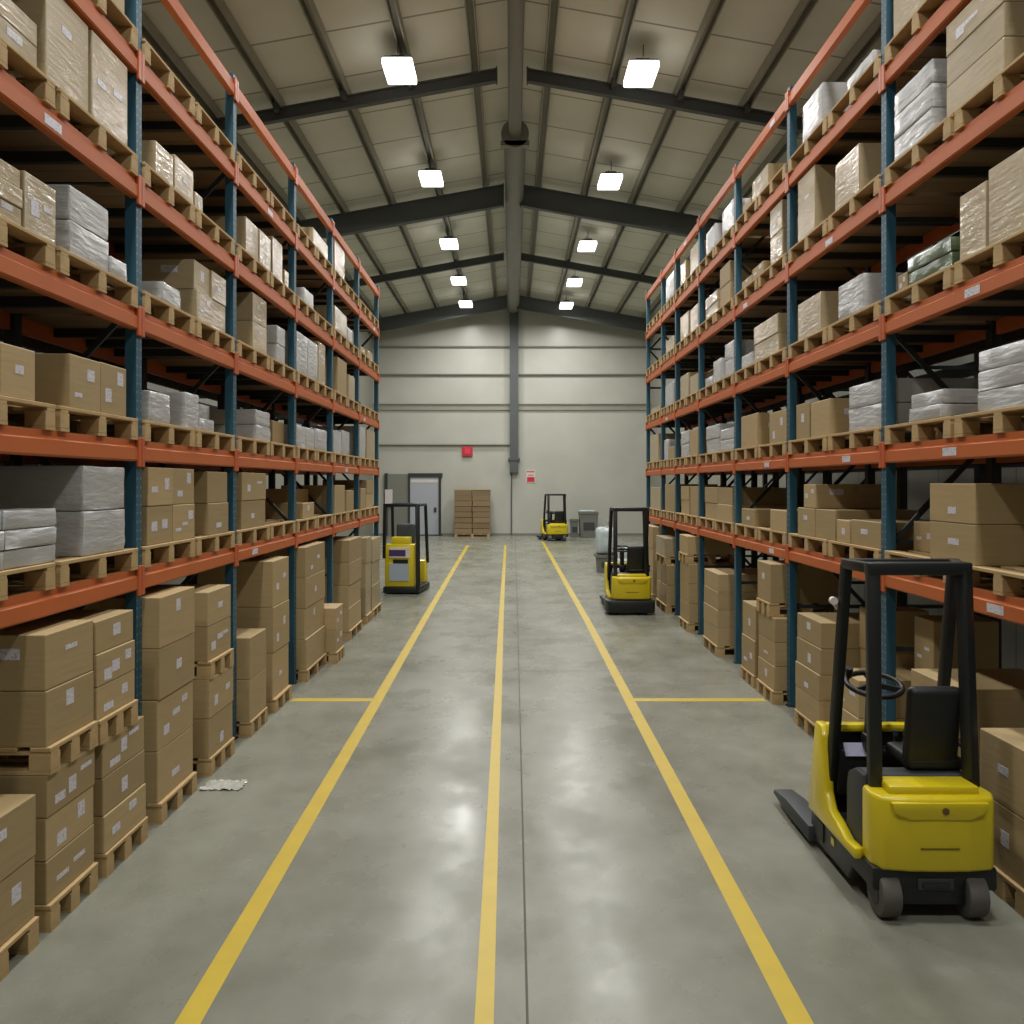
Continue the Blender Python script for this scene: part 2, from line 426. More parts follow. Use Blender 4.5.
# ------------------------------------------------------------------ pallet racks
RACK = {
    'left': dict(s=-1, X=3.02, XF=2.88, ys=[4.62, 7.31, 9.84, 12.58, 15.2, 17.8, 20.4], lv=[2.02, 3.06, 4.12, 5.18, 6.19, 7.10]),
    'right': dict(s=1, X=3.46, XF=3.30, ys=[5.7, 8.4, 11.3, 14.0, 16.7, 19.1, 20.9, 23.2], lv=[1.92, 3.07, 4.26, 5.45, 6.58, 7.60]),
}
DEP = 1.08; BH = .085
def make_rack(side, back=False):
    r = RACK[side]; s = r['s']; X = r['X']
    # local frame: aisle face at x=0 pointing to +x, depth toward -x; the right rack is turned half round
    if back:
        X0 = s*(X+DEP+.30)
        lab = 'dark second pallet rack standing behind the %s rack, by the wall' % side
    else:
        X0 = s*X
        lab = 'tall blue and orange pallet rack along the %s side of the aisle' % side
    root = thing('pallet_rack', lab, 'rack', (X0, 0, 0), 0)
    q = -s                                            # direction to the aisle
    bx = lambda mb, a, b, *k: mb.box(min(q*a, q*b), max(q*a, q*b), *k)
    top = r['lv'][5]+.16
    ys = r['ys']
    for i, y in enumerate(ys):
        tp = top+1.3 if i <= 1 and not back else top
        for nm, a in (('front_post', -.10), ('rear_post', -DEP+.0)):
            mb = MB(); bx(mb, a, a+.09, -.055, .055, .012, tp)
            po = mb.build(nm, M['blue'] if nm == 'front_post' and not back else M['darkpost'], root, loc=(0, y, 0))
            if not back:
                ft = MB(); bx(ft, a-.02, a+.11, -.062, .062, 0, .012); ft.build('foot_plate', M['bar'], po)
        br = MB(); z = .25; k = 0
        while z < top-1.0:
            a, b = (-.10, -DEP+.09) if k % 2 == 0 else (-DEP+.09, -.10)
            br.bar((q*a, y, z), (q*b, y, z+.95), .03, .045)
            br.bar((q*-.10, y, z), (q*(-DEP+.09), y, z), .03, .045)
            z += 1.0; k += 1
        br.build('frame_brace', M['lbar'], root)
    prof = [(-.055, .085), (-.014, .085), (-.014, .035), (.006, .022), (.006, -.072), (-.004, -.085), (-.055, -.085)]
    rb = random.Random(3+s)
    for li, z in enumerate(r['lv']):
        for i in range(len(ys)-1):
            y0, y1 = ys[i]+.056, ys[i+1]-.056
            mb = MB(); mb.prism([(q*u, z+v) for u, v in prof], 'y', y0, y1)
            fb = mb.build('front_beam', M['orange'] if not back else M['darkpost'], root)
            if not back:
                for yc, d in ((ys[i], 1), (ys[i+1], -1)):
                    c = MB(); ya, yb = sorted((yc+d*.004, yc+d*.062))
                    bx(c, -.008, .016, ya, yb, z-.13, z+.11, .004)
                    c.build('end_bracket', M['orange2'], fb)
                if rb.random() < .3:
                    st = MB(); yc = y0+(y1-y0)*rb.uniform(.2, .8)
                    bx(st, .0055, .0085, yc-.11, yc+.11, z-.055, z+.01)
                    st.build('bay_sticker', M['label'], fb)
            mb = MB(); mb.prism([(q*(-DEP-u), z+v) for u, v in prof], 'y', y0, y1)
            mb.build('rear_beam', M['orange'] if not back else M['darkpost'], root)
            if li < 5 and not back:
                dk = MB(); n = max(4, int((y1-y0)/.24)); w = (y1-y0)/n
                for j in range(n): bx(dk, -.057, -DEP+.057, y0+j*w+.006, y0+(j+1)*w-.006, z+.045, z+.083)
                dko = dk.build('shelf_deck', M['board'], root)
                for j in (1, 2, 3):
                    sb = MB(); yc = y0+(y1-y0)*j/4
                    bx(sb, -.057, -DEP+.057, yc-.03, yc+.03, z-.03, z+.045); sb.build('support_bar', M['bar'], dko)
    return root
for sd in ('left', 'right'):
    make_rack(sd); make_rack(sd, True)

# ------------------------------------------------------------------ pallets, boxes, bundles
PH = .17
_pm = {}
def pallet_meshes(w, d):
    key = (round(w, 2), round(d, 2))
    if key in _pm: return _pm[key]
    w, d = key
    t = MB(); n = 5
    for i in range(n):                                     # top boards run across the opening side
        x0 = -d/2+i*(d-.13)/(n-1); t.box(x0, x0+.13, -w/2, w/2, PH-.026, PH, .003, 1)
    for yc in (-w/2+.06, 0, w/2-.06): t.box(-d/2, d/2, yc-.05, yc+.05, PH-.048, PH-.026)
    deck = t.mesh('top_deck', M['wood'])
    rails = []
    for yc in (-w/2+.065, 0, w/2-.065):
        b = MB(); b.box(-d/2, d/2, yc-.06, yc+.06, 0, .022)
        for xc in (-d/2+.07, 0, d/2-.07): b.box(xc-.07, xc+.07, yc-.06, yc+.06, .022, PH-.048, .003, 1)
        rails.append(b.mesh('block_runner', M['wood']))
    _pm[key] = (deck, rails); return _pm[key]

def pallet(label, x, y, z, w, d, group, rz=0):
    t = thing('wooden_pallet', label, 'pallet', (x, y, z), rz, group)
    dk, rails = pallet_meshes(w, d)
    link('top_deck', dk, t)
    for m in rails: link('block_runner', m, t)
    return t

def carton_mesh(d, w, h, kind, rr):
    t = bmesh.new(); bmesh.ops.create_cube(t, size=1)
    bmesh.ops.scale(t, vec=(d, w, h), verts=t.verts); bmesh.ops.translate(t, vec=(0, 0, h/2), verts=t.verts)
    if kind in 'ck':
        bmesh.ops.bevel(t, geom=t.edges[:], offset=.007, segments=2, profile=.5, affect='EDGES')
    else:
        bmesh.ops.bevel(t, geom=t.edges[:], offset=.014, segments=2, profile=.5, affect='EDGES')
        bmesh.ops.subdivide_edges(t, edges=[e for e in t.edges if e.calc_length() > .12], cuts=4, use_grid_fill=True)
        for v in t.verts:
            v.co += Vector((rr.uniform(-.006, .006), rr.uniform(-.005, .005), rr.uniform(-.004, .004) if v.co.z > .05 else 0))
            v.co.x = max(-d/2, min(d/2, v.co.x)); v.co.y = max(-w/2, min(w/2, v.co.y)); v.co.z = max(0, min(h, v.co.z))
    me = bpy.data.meshes.new('carton'); t.to_mesh(me); t.free()
    me.materials.append(M[{'c': 'card', 'k': 'ktop', 'w': 'wrap', 'g': 'green'}[kind]])
    if kind in 'wg':
        for p in me.polygons: p.use_smooth = True
        me.set_sharp_from_angle(angle=math.radians(50))
    return me

NB = [0]
def carton(side, kind, xf, yc, z, d, w, h, label, group, rr):
    """one box; local +x is its aisle face"""
    s = RACK[side]['s']
    rz = 0 if s < 0 else math.pi
    g = .004
    me = carton_mesh(d, w-2*g, h-.003, kind, rr)
    name, cat = {'c': ('cardboard_box', 'box'), 'k': ('cardboard_box', 'box'), 'w': ('wrapped_bundle', 'bundle'), 'g': ('wrapped_bundle', 'bundle')}[kind]
    x = s*(xf + d/2 + rr.uniform(0, .012))
    o = tag(link(name, me, None, (x, yc, z), rz), label, cat, group)
    NB[0] += 1
    if yc < 14.5:
        if kind == 'c' or (kind == 'k' and rr.random() < .5):
            n = rr.choice((1, 1, 2, 2, 3)) if yc < 9 else rr.choice((0, 1, 1, 2))
            for j in range(n):
                lw, lh = rr.choice(((.13, .055), (.10, .10), (.17, .05), (.12, .08), (.2, .03)))
                if lw > w*.24 or lh > h*.4: lw, lh = min(lw, w*.24), min(lh, h*.3)
                yy = ((j+.5)/n-.5)*w*.8+rr.uniform(-.05, .05)*w; zz = h*(.25+.5*((j+rr.random())/max(1, n)))
                sk = MB(); sk.box(d/2-.001, d/2+.0015, yy-lw/2, yy+lw/2, zz-lh/2, zz+lh/2)
                sk.build('shipping_label', M['label'], o)
            if rr.random() < .3:
                sy = -1 if s < 0 else 1
                sk = MB(); ya, yb = sorted((sy*((w/2-g)-.001), sy*((w/2-g)+.0015)))
                sk.box(d/2-.32, d/2-.16, ya, yb, h*.55, h*.55+.07)
                sk.build('shipping_label', M['label'], o)
        if kind == 'c':
            tp = MB(); hw = w/2-g
            tp.box(-.03, .03, -hw-.001, hw+.001, h-.0035, h-.0015)
            tp.box(-.03, .03, -hw-.0012, -hw+.001, h-.09, h-.003); tp.box(-.03, .03, hw-.001, hw+.0012, h-.09, h-.003)
            tp.build('packing_tape', M['tape'], o)
    return o

def B(bay, lv, a, b, t, kind='c', rows=1, cols=1, **o): return (bay, lv, a, b, t, kind, rows, cols, o)

LEFT = [
 # nearest bay
 B(0,5,70,126,-70,'c',1,1),
 B(0,4,-60,41,25,'k',2,1), B(0,4,47,90,25,'k',1,1), B(0,4,92,128,61,'k',1,1),
 B(0,3,-40,25,172,'k',3,1), B(0,3,26,58,190,'k',1,1), B(0,3,73,112,210,'w',2,1), B(0,3,112,128,264,'w',1,1),
 B(0,2,-40,37,351,'c',1,2), B(0,2,70,101,362,'c',1,1), B(0,2,101,127,369,'c',1,1),
 B(0,1,-60,58,515,'w',3,2), B(0,1,85,127,467,'w',2,1),
 B(0,0,-75,38,793,'c',2,1,d=.9), B(0,0,49,97,745,'c',3,1), B(0,0,49,97,619,'c',2,1,up=1), B(0,0,105,147,715,'c',3,1), B(0,0,99,137,609,'c',3,1,up=1),
 # second bay
 B(1,4,156,174,157,'k',1,1), B(1,4,175,194,172,'k',1,1), B(1,4,196,204,198,'k',1,1),
 B(1,3,163,181,291,'w',1,1), B(1,3,197,227,280,'k',2,2),
 B(1,2,150,171,395,'w',1,1), B(1,2,187,200,395,'w',1,1), B(1,2,200,215,422,'w',1,1), B(1,2,215,228,410,'w',1,1,s=.25),
 B(1,1,149,196,468,'c',2,2), B(1,1,209,229,472,'c',2,1),
 B(1,0,157,196,586,'c',4,1), B(1,0,210,234,664,'c',2,1), B(1,0,210,233,584,'c',2,1,up=1),
 # third bay
 B(2,4,247,271,240,'k',1,2), B(2,4,273,283,246,'k',1,1), B(2,4,285,289,273,'k',1,1),
 B(2,3,255,269,302,'k',2,1), B(2,3,279,287,330,'w',2,1),
 B(2,2,258,272,413,'w',2,1), B(2,2,277,288,424,'c',1,1,s=.15),
 B(2,1,243,267,473,'c',2,1), B(2,1,270,289,484,'c',1,1,s=.45),
 B(2,0,246,267,628,'c',2,1), B(2,0,275,291,556,'c',3,1),
 # fourth bay
 B(3,5,313,328,246,'k',1,1),
 B(3,4,296,303,292,'c',1,1,s=.2), B(3,4,305,319,300,'w',1,1),
 B(3,3,297,318,345,'w',1,2), B(3,3,319,326,346,'k',1,1),
 B(3,2,296,314,429,'w',1,2), B(3,2,316,327,431,'w',1,1),
 B(3,1,304,315,502,'c',1,1), B(3,1,316,328,488,'c',1,1,s=.4),
 B(3,0,305,327,541,'c',4,1),
 B(3,0,336,344,603,'c',2,1,s=-.16,d=.9),
 # fifth bay
 B(4,5,335,345,251,'k',1,1),
 B(4,4,335,347,317,'k',1,1), B(4,4,348,353,331,'w',1,1),
 B(4,3,338,347,363,'c',1,1), B(4,3,349,355,378,'k',1,1),
 B(4,2,334,342,432,'w',1,1), B(4,2,343,350,432,'w',1,1),
 B(4,1,335,345,485,'c',1,1), B(4,1,347,354,490,'c',1,1),
 B(4,0,350,362,536,'c',4,1),
 # sixth bay
 B(5,4,361,366,351,'k',1,1), B(5,4,368,373,354,'k',1,1),
 B(5,2,360,366,428,'w',1,1), B(5,2,367,375,432,'k',1,1),
 B(5,1,361,366,488,'c',1,1), B(5,1,367,374,480,'c',2,1),
 B(5,0,366,372,536,'k',3,1), B(5,0,373,381,536,'k',3,1),
]
RIGHT = [
 B(0,5,893,930,-110,'k',1,1),
 B(0,4,945,1003,27,'k',3,1), B(0,4,893,931,96,'w',3,1),
 B(0,3,959,986,197,'k',1,1), B(0,3,987,1050,170,'k',1,1), B(0,3,906,950,266,'g',2,1,z=.0), B(0,3,897,906,276,'c',1,1),
 B(0,2,908,940,398,'w',2,1), B(0,2,982,1060,350,'w',3,1),
 B(0,1,928,974,483,'c',2,1), B(0,1,895,915,519,'c',1,1,s=.25),
 B(0,0,910,955,668,'c',2,1,s=.05), B(0,0,903,931,612,'c',2,1,s=.4), B(0,0,977,1080,727,'c',2,1),
 B(1,5,802,822,107,'w',1,1), B(1,5,846,872,80,'w',1,1),
 B(1,4,797,814,180,'k',1,1), B(1,4,834,858,166,'k',1,1),
 B(1,3,797,820,305,'k',1,1), B(1,3,838,863,287,'w',1,1),
 B(1,2,796,809,405,'c',1,1), B(1,2,810,829,403,'c',1,1), B(1,2,847,880,387,'w',2,1),
 B(1,1,797,834,507,'c',1,2), B(1,1,803,815,484,'c',1,1,on=1), B(1,1,836,849,519,'c',1,1), B(1,1,850,880,519,'c',1,1),
 B(1,0,795,819,612,'c',4,1), B(1,0,822,856,661,'c',2,1), B(1,0,858,885,606,'c',3,1,s=.4),
 B(2,5,752,768,183,'k',1,1), B(2,5,742,750,207,'c',1,1),
 B(2,4,769,781,207,'k',2,1), B(2,4,752,763,270,'c',1,1), B(2,4,741,751,288,'c',1,1),
 B(2,3,753,777,328,'k',2,1), B(2,3,741,752,357,'w',1,1),
 B(2,2,741,757,417,'c',1,1), B(2,2,770,787,413,'c',1,1),
 B(2,1,741,754,508,'c',1,1), B(2,1,770,786,509,'c',1,1),
 B(2,0,741,754,600,'c',2,1), B(2,0,757,776,610,'c',3,1), B(2,0,757,770,560,'c',1,1,up=1),
 B(3,5,722,734,212,'w',1,1), B(3,5,706,715,234,'w',1,1),
 B(3,4,705,717,300,'k',2,1), B(3,4,719,729,270,'c',2,1),
 B(3,3,705,712,379,'w',1,1), B(3,3,713,721,362,'w',1,1), B(3,3,724,733,345,'w',2,1),
 B(3,2,705,718,427,'w',2,1), B(3,2,720,733,430,'w',2,1),
 B(3,1,704,731,487,'c',2,2),
 B(3,0,703,717,568,'c',4,1),
 B(4,5,680,685,266,'k',1,1), B(4,5,690,698,250,'k',1,1),
 B(4,4,680,688,318,'k',1,1), B(4,4,690,698,310,'k',1,1),
 B(4,3,680,688,377,'k',1,1), B(4,3,690,698,377,'k',1,1),
 B(4,2,680,688,432,'w',2,1), B(4,2,690,698,430,'c',1,1),
 B(4,1,680,688,486,'c',2,1), B(4,1,690,698,486,'c',1,1),
 B(4,0,679,688,560,'c',3,1), B(4,0,679,687,533,'c',1,1,up=1),
 B(5,5,666,674,280,'w',1,1), B(5,4,666,674,342,'k',1,1),
 B(5,3,665,673,386,'w',1,1), B(5,2,664,668,440,'w',1,1), B(5,2,669,675,447,'c',1,1),
 B(5,1,665,675,484,'c',1,2), B(5,0,656,666,560,'c',2,1), B(5,0,656,665,535,'k',1,1,up=1),
 B(6,3,651,660,415,'k',1,1), B(6,2,650,658,436,'k',1,1), B(6,1,650,660,487,'k',1,1), B(6,0,643,652,524,'c',3,1),
]

def place(side, table):
    r = RACK[side]; s = r['s']; rr = random.Random(11 if s < 0 else 23)
    nb = len(r['ys'])-1
    cells = {}
    for e in table: cells.setdefault((e[0], e[1]), []).append(e)
    for bay in range(nb):
        y0, y1 = r['ys'][bay]+.065, r['ys'][bay+1]-.065
        for lv in range(6):
            bname = ORD[bay]; place_txt = '%s bay of %s rack, %s' % (bname, side, SHELF[lv])
            lst = cells.get((bay, lv), [])
            X = r['XF'] if lv == 0 else r['X']
            base = 0 if lv == 0 else r['lv'][lv-1]+BH+.001
            grp_p = 'wooden pallets in the %s rack' % side
            pls = []
            if lv > 0:
                if lv == 5 and side == 'left' and bay == 5: pass
                w = (y1-y0-.06)/2
                for i in range(2):
                    yc = y0+w/2+i*(w+.06)
                    pls.append([yc-w/2, yc+w/2])
                    pallet('wooden pallet, %s of two along, %s' % (['nearer', 'farther'][i], place_txt), s*(X+.5-.012), yc, base, w, 1.0, grp_p, 0)
            # world ranges of the blocks
            blocks = []
            for e in lst:
                _, _, a, b, t, kind, rows, cols, o = e
                sb = o.get('s', 0)
                xa, xb = (a, b) if s < 0 else (b, a)        # near edge, far edge
                Yn = F*(X+sb)/abs(xa-CX); Yf = F*(X+sb)/abs(xb-CX)
                Z = CZ-(t-HY)*Yf/F
                if lv > 0:
                    m = (Yn+Yf)/2
                    lo, hi = y0, y1
                    wd = min(Yf-Yn, hi-lo); m = max(lo+wd/2, min(hi-wd/2, m)); Yn, Yf = m-wd/2, m+wd/2
                else:
                    Yn = max(Yn, y0); Yf = min(Yf, y1)
                blocks.append([Yn, Yf, Z, kind, rows, cols, o, sb])
            # keep neighbours apart
            for i in range(len(blocks)):
                for j in range(len(blocks)):
                    A, Bk = blocks[i], blocks[j]
                    if i != j and not A[6].get('up') and not Bk[6].get('up') and not A[6].get('on') and not Bk[6].get('on') and A[0] <= Bk[0] and A[1] > Bk[0]:
                        mid = (A[1]+Bk[0])/2; A[1] = mid-.004; Bk[0] = mid+.004
            order = sorted([i for i in range(len(blocks)) if not (blocks[i][6].get('up') or blocks[i][6].get('on'))], key=lambda i: blocks[i][0])
            # stack numbering: every column is a stack
            num = {}; c = 0
            for i in order:
                num[i] = c; c += blocks[i][5]
            prev = None
            for i, (Yn, Yf, Z, kind, rows, cols, o, sb) in enumerate(blocks):
                dep = o.get('d', .94)
                if sb: dep = min(dep, 1.0-sb)
                if o.get('up') or o.get('on'):
                    c0, zb = prev
                    if o.get('up'):
                        pallet('wooden pallet between upper and lower boxes, %s stack, %s' % (ORD[c0], place_txt), s*(X+.48), (Yn+Yf)/2, zb, max(.25, Yf-Yn), .98, grp_p); zb += PH
                    pre = 'upper '
                else:
                    c0 = num[i]; zb = base+PH+.001
                    if lv == 0:
                        pallet('wooden pallet on the floor under %s stack, %s bay of %s rack' % (ORD[c0], bname, side), s*(X+.48+min(sb, 0)), (Yn+Yf)/2, 0, max(.25, Yf-Yn), .98, grp_p)
                    pre = 'lower ' if i+1 < len(blocks) and (blocks[i+1][6].get('up') or blocks[i+1][6].get('on')) else ''
                zb += o.get('z', 0)
                h = max(.12, (Z-zb)/rows)
                maxz = r['lv'][lv]-BH-.04
                h = min(h, (maxz-zb)/rows)
                h = max(.1, h)
                cw = (Yf-Yn)/cols
                noun = {'c': 'brown cardboard box', 'k': 'film-wrapped cardboard box', 'w': 'white film-wrapped bundle', 'g': 'green film-wrapped bundle'}[kind]
                grp = {'c': 'cardboard boxes', 'k': 'cardboard boxes', 'w': 'wrapped bundles', 'g': 'wrapped bundles'}[kind] + ' at %s of the %s rack' % (SHELF[lv], side)
                for cc in range(cols):
                    for rw in range(rows):
                        row = '' if rows == 1 else ('bottom' if rw == 0 else ('top' if rw == rows-1 else '%s row' % ORD[rw]))
                        ptxt = (pre+row).strip()
                        lab = noun + (', '+ptxt if ptxt else '') + ', %s stack, %s' % (ORD[c0+cc], place_txt)
                        jit = rr.uniform(0, .02) if rows > 1 else 0
                        carton(side, kind, X+sb+jit, Yn+cw*(cc+.5), zb+rw*h, dep-.02, cw, h, lab, grp, rr)
                prev = (c0, zb+rows*h)
place('left', LEFT); place('right', RIGHT)
print('BOXES', NB[0])

# the tall pallet of flat cartons against the back wall
pallet('wooden pallet under the tall carton pile at the back wall', -2.06, 47.0, 0, 1.0, 1.82, None, 0)
rr = random.Random(5)
cm = {}
for i in range(8):
    for j in range(2):
        h = .285
        row = 'bottom row' if i == 0 else 'top row' if i == 7 else '%s row up' % NTH[i-1 if i < 7 else 5]
        me = carton_mesh(.90, .92, h-.02, 'c', rr); me.materials[0] = M['card2']
        tag(link('cardboard_box', me, None, (-2.53+.94*j+rr.uniform(-.009, .009), 47.0+rr.uniform(-.03, .0), PH+.002+i*h)),
            'flat brown carton, %s, %s column of the tall pile by back wall' % (row, ['left', 'right'][j]), 'box', 'flat cartons piled at the back wall')
me = MB().box(-.96, .96, -.48, .48, 0, .03, .005).mesh('lid', M['card'])
tag(link('cardboard_sheet', me, None, (-2.06, 47.0, PH+.004+8*.285-.018)), 'flat cardboard sheet covering the tall pile by back wall', 'sheet')

# bins and bags at the far right
def bin_(loc, w, d, h, label):
    t = MB(); t.prism([(-w/2+.05, 0), (w/2-.05, 0), (w/2, h), (-w/2, h)], 'y', -d/2, d/2, .02)
    o = tag(t.build('storage_bin', M['bin'], None, loc=loc), label, 'bin')
    MB().box(-w/2-.03, w/2+.03, -d/2-.03, d/2+.03, h-.1, h, .01).build('rim', M['bin'], o)
    MB().box(-w*.3, w*.3, -d/2-.03, -d/2, h*.3, h*.6, .01).build('front_panel', M['fgrey'], o)
    return o
bin_((3.95, 46.6, 0), .95, .9, 1.3, 'large grey storage bin against the back wall')
bin_((3.22, 46.7, 0), .42, .6, .92, 'narrow grey storage bin left of the large grey bin')
tag(MB().box(-.5, .32, -.4, .4, 0, .1, .03).build('crumpled_sheet', M['pale'], None, loc=(3.95, 46.6, 1.302)), 'pale sheet lying on top of the large grey bin', 'sheet')
bin_((2.98, 28.6, 0), .6, .9, .55, 'grey open bin behind the middle right forklift')
def bag(loc, sx, sy, sz, label, mat='pale', seed=1):
    t = bmesh.new(); bmesh.ops.create_cube(t, size=1)
    bmesh.ops.bevel(t, geom=t.edges[:], offset=.16, segments=3, profile=.5, affect='EDGES')
    bmesh.ops.subdivide_edges(t, edges=[e for e in t.edges if e.calc_length() > .3], cuts=4, use_grid_fill=True)
    q = random.Random(seed)
    for v in t.verts:
        f = .86+.14*(1-abs(v.co.z+.1))
        v.co = Vector((v.co.x*2*sx*f*(1+q.uniform(-.06, .06)), v.co.y*2*sy*f*(1+q.uniform(-.06, .06)), (v.co.z+.5)*sz*(1+q.uniform(-.04, .0))))
    m = MB(); m._add(t); o = tag(m.build('plastic_bag', M[mat], None, True, loc), label, 'bag', 'pale plastic bags in the far right corner')
    k = MB(); k.cyl((0, 0, sz*.93), (.02, 0, sz*1.03), .04, 10, .07); k.build('knot', M[mat], o)
    return o
bag((2.98, 28.6, .552), .32, .4, .85, 'tall pale plastic bag standing in the grey bin', seed=2)
bag((3.70, 28.4, 0), .3, .3, .8, 'pale plastic bag on the floor right of the grey bin', seed=3)
bag((3.35, 27.3, 0), .26, .3, .5, 'small pale plastic bag in front of the grey bin', seed=4)

# scrap of clear film on the floor by the left rack
t = bmesh.new(); bmesh.ops.create_grid(t, x_segments=16, y_segments=10, size=1)
q = random.Random(9)
for v in t.verts:
    e = 1-.25*q.random()
    v.co = Vector((v.co.x*.2*e, v.co.y*.15*e, .004+q.random()*.018))
m = MB(); m._add(t)
tag(m.build('film_scrap', M['film'], None, True, (-2.66, 8.32, 0)), 'crumpled clear film scrap on the floor beside left rack', 'film scrap')

# ------------------------------------------------------------------ forklift trucks
def forklift(label, loc, rz):
    t = thing('forklift', label, 'forklift', loc, rz, 'yellow stand-up forklifts')
    # black chassis with skirts, higher over the rear wheels
    c = MB()
    side = [(-.20, .34), (-.20, .19), (.16, .19), (.24, .075), (.98, .075), (1.04, .14), (1.0, .33), (.2, .33)]
    c.prism(side, 'x', -.415, .415, .018)
    c.box(-.22, .22, -.20, -.04, .10, .22, .02)
    ch = c.build('chassis', M['fblack'], t, True); ch.scale = (.96, 1, 1); ch.location = (.016, 0, 0)
    MB().box(-.12, .12, -.212, -.198, .20, .275, .006).build('tow_plate', M['fgrey'], ch)
    MB().bar((-.09, -.215, .235), (.09, -.215, .235), .02, .03, .004).build('tow_pin', M['hub'], ch)
    MB().box(-.421, -.414, .50, .56, .19, .25, .003).build('yellow_sticker', M['fy'], ch)
    MB().box(-.424, -.412, .72, .92, .13, .27, .004).build('access_slot', M['vinyl'], ch)
    # counterweight with bowed back
    pl = [(-.415, .04), (-.425, -.12), (-.38, -.215), (-.2, -.245), (0, -.25), (.2, -.245), (.38, -.215), (.425, -.12), (.415, .04)]
    cw = MB(); cw.prism(pl, 'z', .325, .80, .03, 3)
    cwo = cw.build('counterweight', M['fy'], t, True); cwo.scale = (.94, 1, 1); cwo.location = (.025, 0, 0)
    lp = MB(); lp.prism([(-.30, .05), (-.31, -.17), (.31, -.17), (.30, .05)], 'z', .79, .85, .018); lp.build('top_lip', M['fy'], cwo, True)
    gp = MB(); gp.prism([(-.33, .775), (.33, .775), (.30, .70), (.2, .665), (-.2, .665), (-.30, .70)], 'y', -.262, -.22, .012); gp.build('rear_panel', M['fy'], cwo, True)
    MB().cyl((.03, -.262, .725), (.03, -.272, .725), .022, 16).build('round_badge', M['chrome'], cwo)
    MB().box(-.13, .13, -.256, -.246, .478, .486).build('panel_groove', simple('olive_groove', (110, 92, 18), .5), cwo)
    # yellow side rails sweeping up into the front cowl
    rail = [(0, .31), (0, .385), (.18, .375), (.36, .43), (.5, .46), (.58, .56), (.63, .95), (.68, 1.02), (.80, 1.02), (.90, .62), (.96, .31)]
    for s in (-1, 1):
        r = MB(); a, b = sorted((s*.355, s*.425)); r.prism(rail, 'x', a, b, .014, 2); r.build('side_rail', M['fy'], t, True)
    cr = MB(); cr.bar((-.40, .735, .99), (.40, .735, .99), .09, .06, .02); cr.build('cowl_bar', M['fy'], t, True)
    pn = MB(); pn.box(-.36, .36, .74, .86, .33, .96, .01); pn.build('front_panel', M['fblack'], t)
    ds = MB(); ds.box(-.34, .34, .60, .745, .52, .86, .03); do = ds.build('dashboard', M['vinyl'], t, True)
    pp = MB(); pp.box(-.075, .075, -.004, .004, -.05, .05, rot=Matrix.Rotation(math.radians(-35), 4, 'X'))
    pp.build('paper_card', M['lilac'], do, loc=(-.2, .60, .86))
    fm = MB(); fm.box(-.36, .36, .30, .75, .33, .35); fm.build('floor_mat', M['fgrey'], t)
    # seat base with rounded grey side, seat
    hd = MB(); hd.prism([(.045, .345), (.045, .86), (.20, .86), (.33, .80), (.36, .70), (.36, .345)], 'x', -.352, .352, .025, 3); hd.build('seat_base', M['fgrey'], t, True)
    st = thing_part('seat', t)
    cu = MB(); cu.box(-.02, .36, .10, .52, .86, .95, .035, 3); cu.build('cushion', M['vinyl'], st, True)
    bk = MB(); bk.box(-.18, .18, -.05, .05, -.29, .29, .045, 3, rot=Matrix.Rotation(math.radians(9), 4, 'X')); bk.build('backrest', M['vinyl'], st, True, (.14, .12, 1.15))
    ar = MB(); ar.box(.38, .44, .10, .42, .98, 1.02, .015); ar.bar((.41, .12, 1.0), (.41, .08, .88), .03, .03); ar.build('armrest', M['vinyl'], st, True)
    # steering
    co = MB(); co.bar((-.08, .66, .5), (-.08, .57, 1.30), .085, .085, .02); co.box(-.14, -.02, .52, .66, .86, .98, .02); coo = co.build('steering_column', M['vinyl'], t, True)
    R = Matrix.Rotation(math.radians(14), 4, 'X')
    wh = MB(); wh.torus((0, 0, 0), .19, .02)
    wh.cyl((0, 0, -.05), (0, 0, .02), .05, 18)
    for a in (90, 210, 330):
        x, y = math.cos(math.radians(a)), math.sin(math.radians(a)); wh.bar((0, 0, 0), (x*.19, y*.19, 0), .014, .04)
    wo = wh.build('steering_wheel', M['vinyl'], t, True, (-.08, .55, 1.345)); wo.rotation_euler = (math.radians(14), 0, 0)
    kn = MB(); kn.cyl((-.15, .1, .02), (-.15, .1, .08), .022, 12, .03); kn.build('spinner_knob', M['vinyl'], wo, True)
    lv = MB()
    for x in (.06, .13, .2): lv.cyl((x, .58, .85), (x+.01, .54, .99), .008, 8); lv.cyl((x+.01, .54, .98), (x+.012, .535, 1.02), .018, 10)
    lv.build('control_lever', M['fgrey'], do, True)
    # overhead guard
    T = 2.23
    for s in (-1, 1):
        p = MB(); p.bar(((-.29 if s < 0 else .345), .0, .70), ((-.285 if s < 0 else .318), .05, T), .085, .085, .015); p.build('rear_post', M['fblack'], t, True)
        p = MB(); p.bar(((-.365 if s < 0 else .40), .66, .40), ((-.325 if s < 0 else .43), .42, T), .065, .075, .012); p.build('front_post', M['fblack'], t, True)
    g = MB(); g.bar((-.33, .05, T), (.36, .05, T), .10, .085, .015); g.bar((-.355, .42, T), (.465, .42, T), .07, .07, .012)
    for s in (-1, 1): g.bar(((-.285 if s < 0 else .318), .04, T), ((-.325 if s < 0 else .43), .43, T), .07, .07, .012)
    g.build('overhead_guard', M['fblack'], t, True)
    lm = MB(); lm.cyl((-.36, .50, 1.90), (-.40, .47, 1.95), .015, 8); lm.cyl((-.40, .45, 1.96), (-.40, .49, 1.96), .028, 14)
    lm.build('work_lamp', M['white'], t, True)
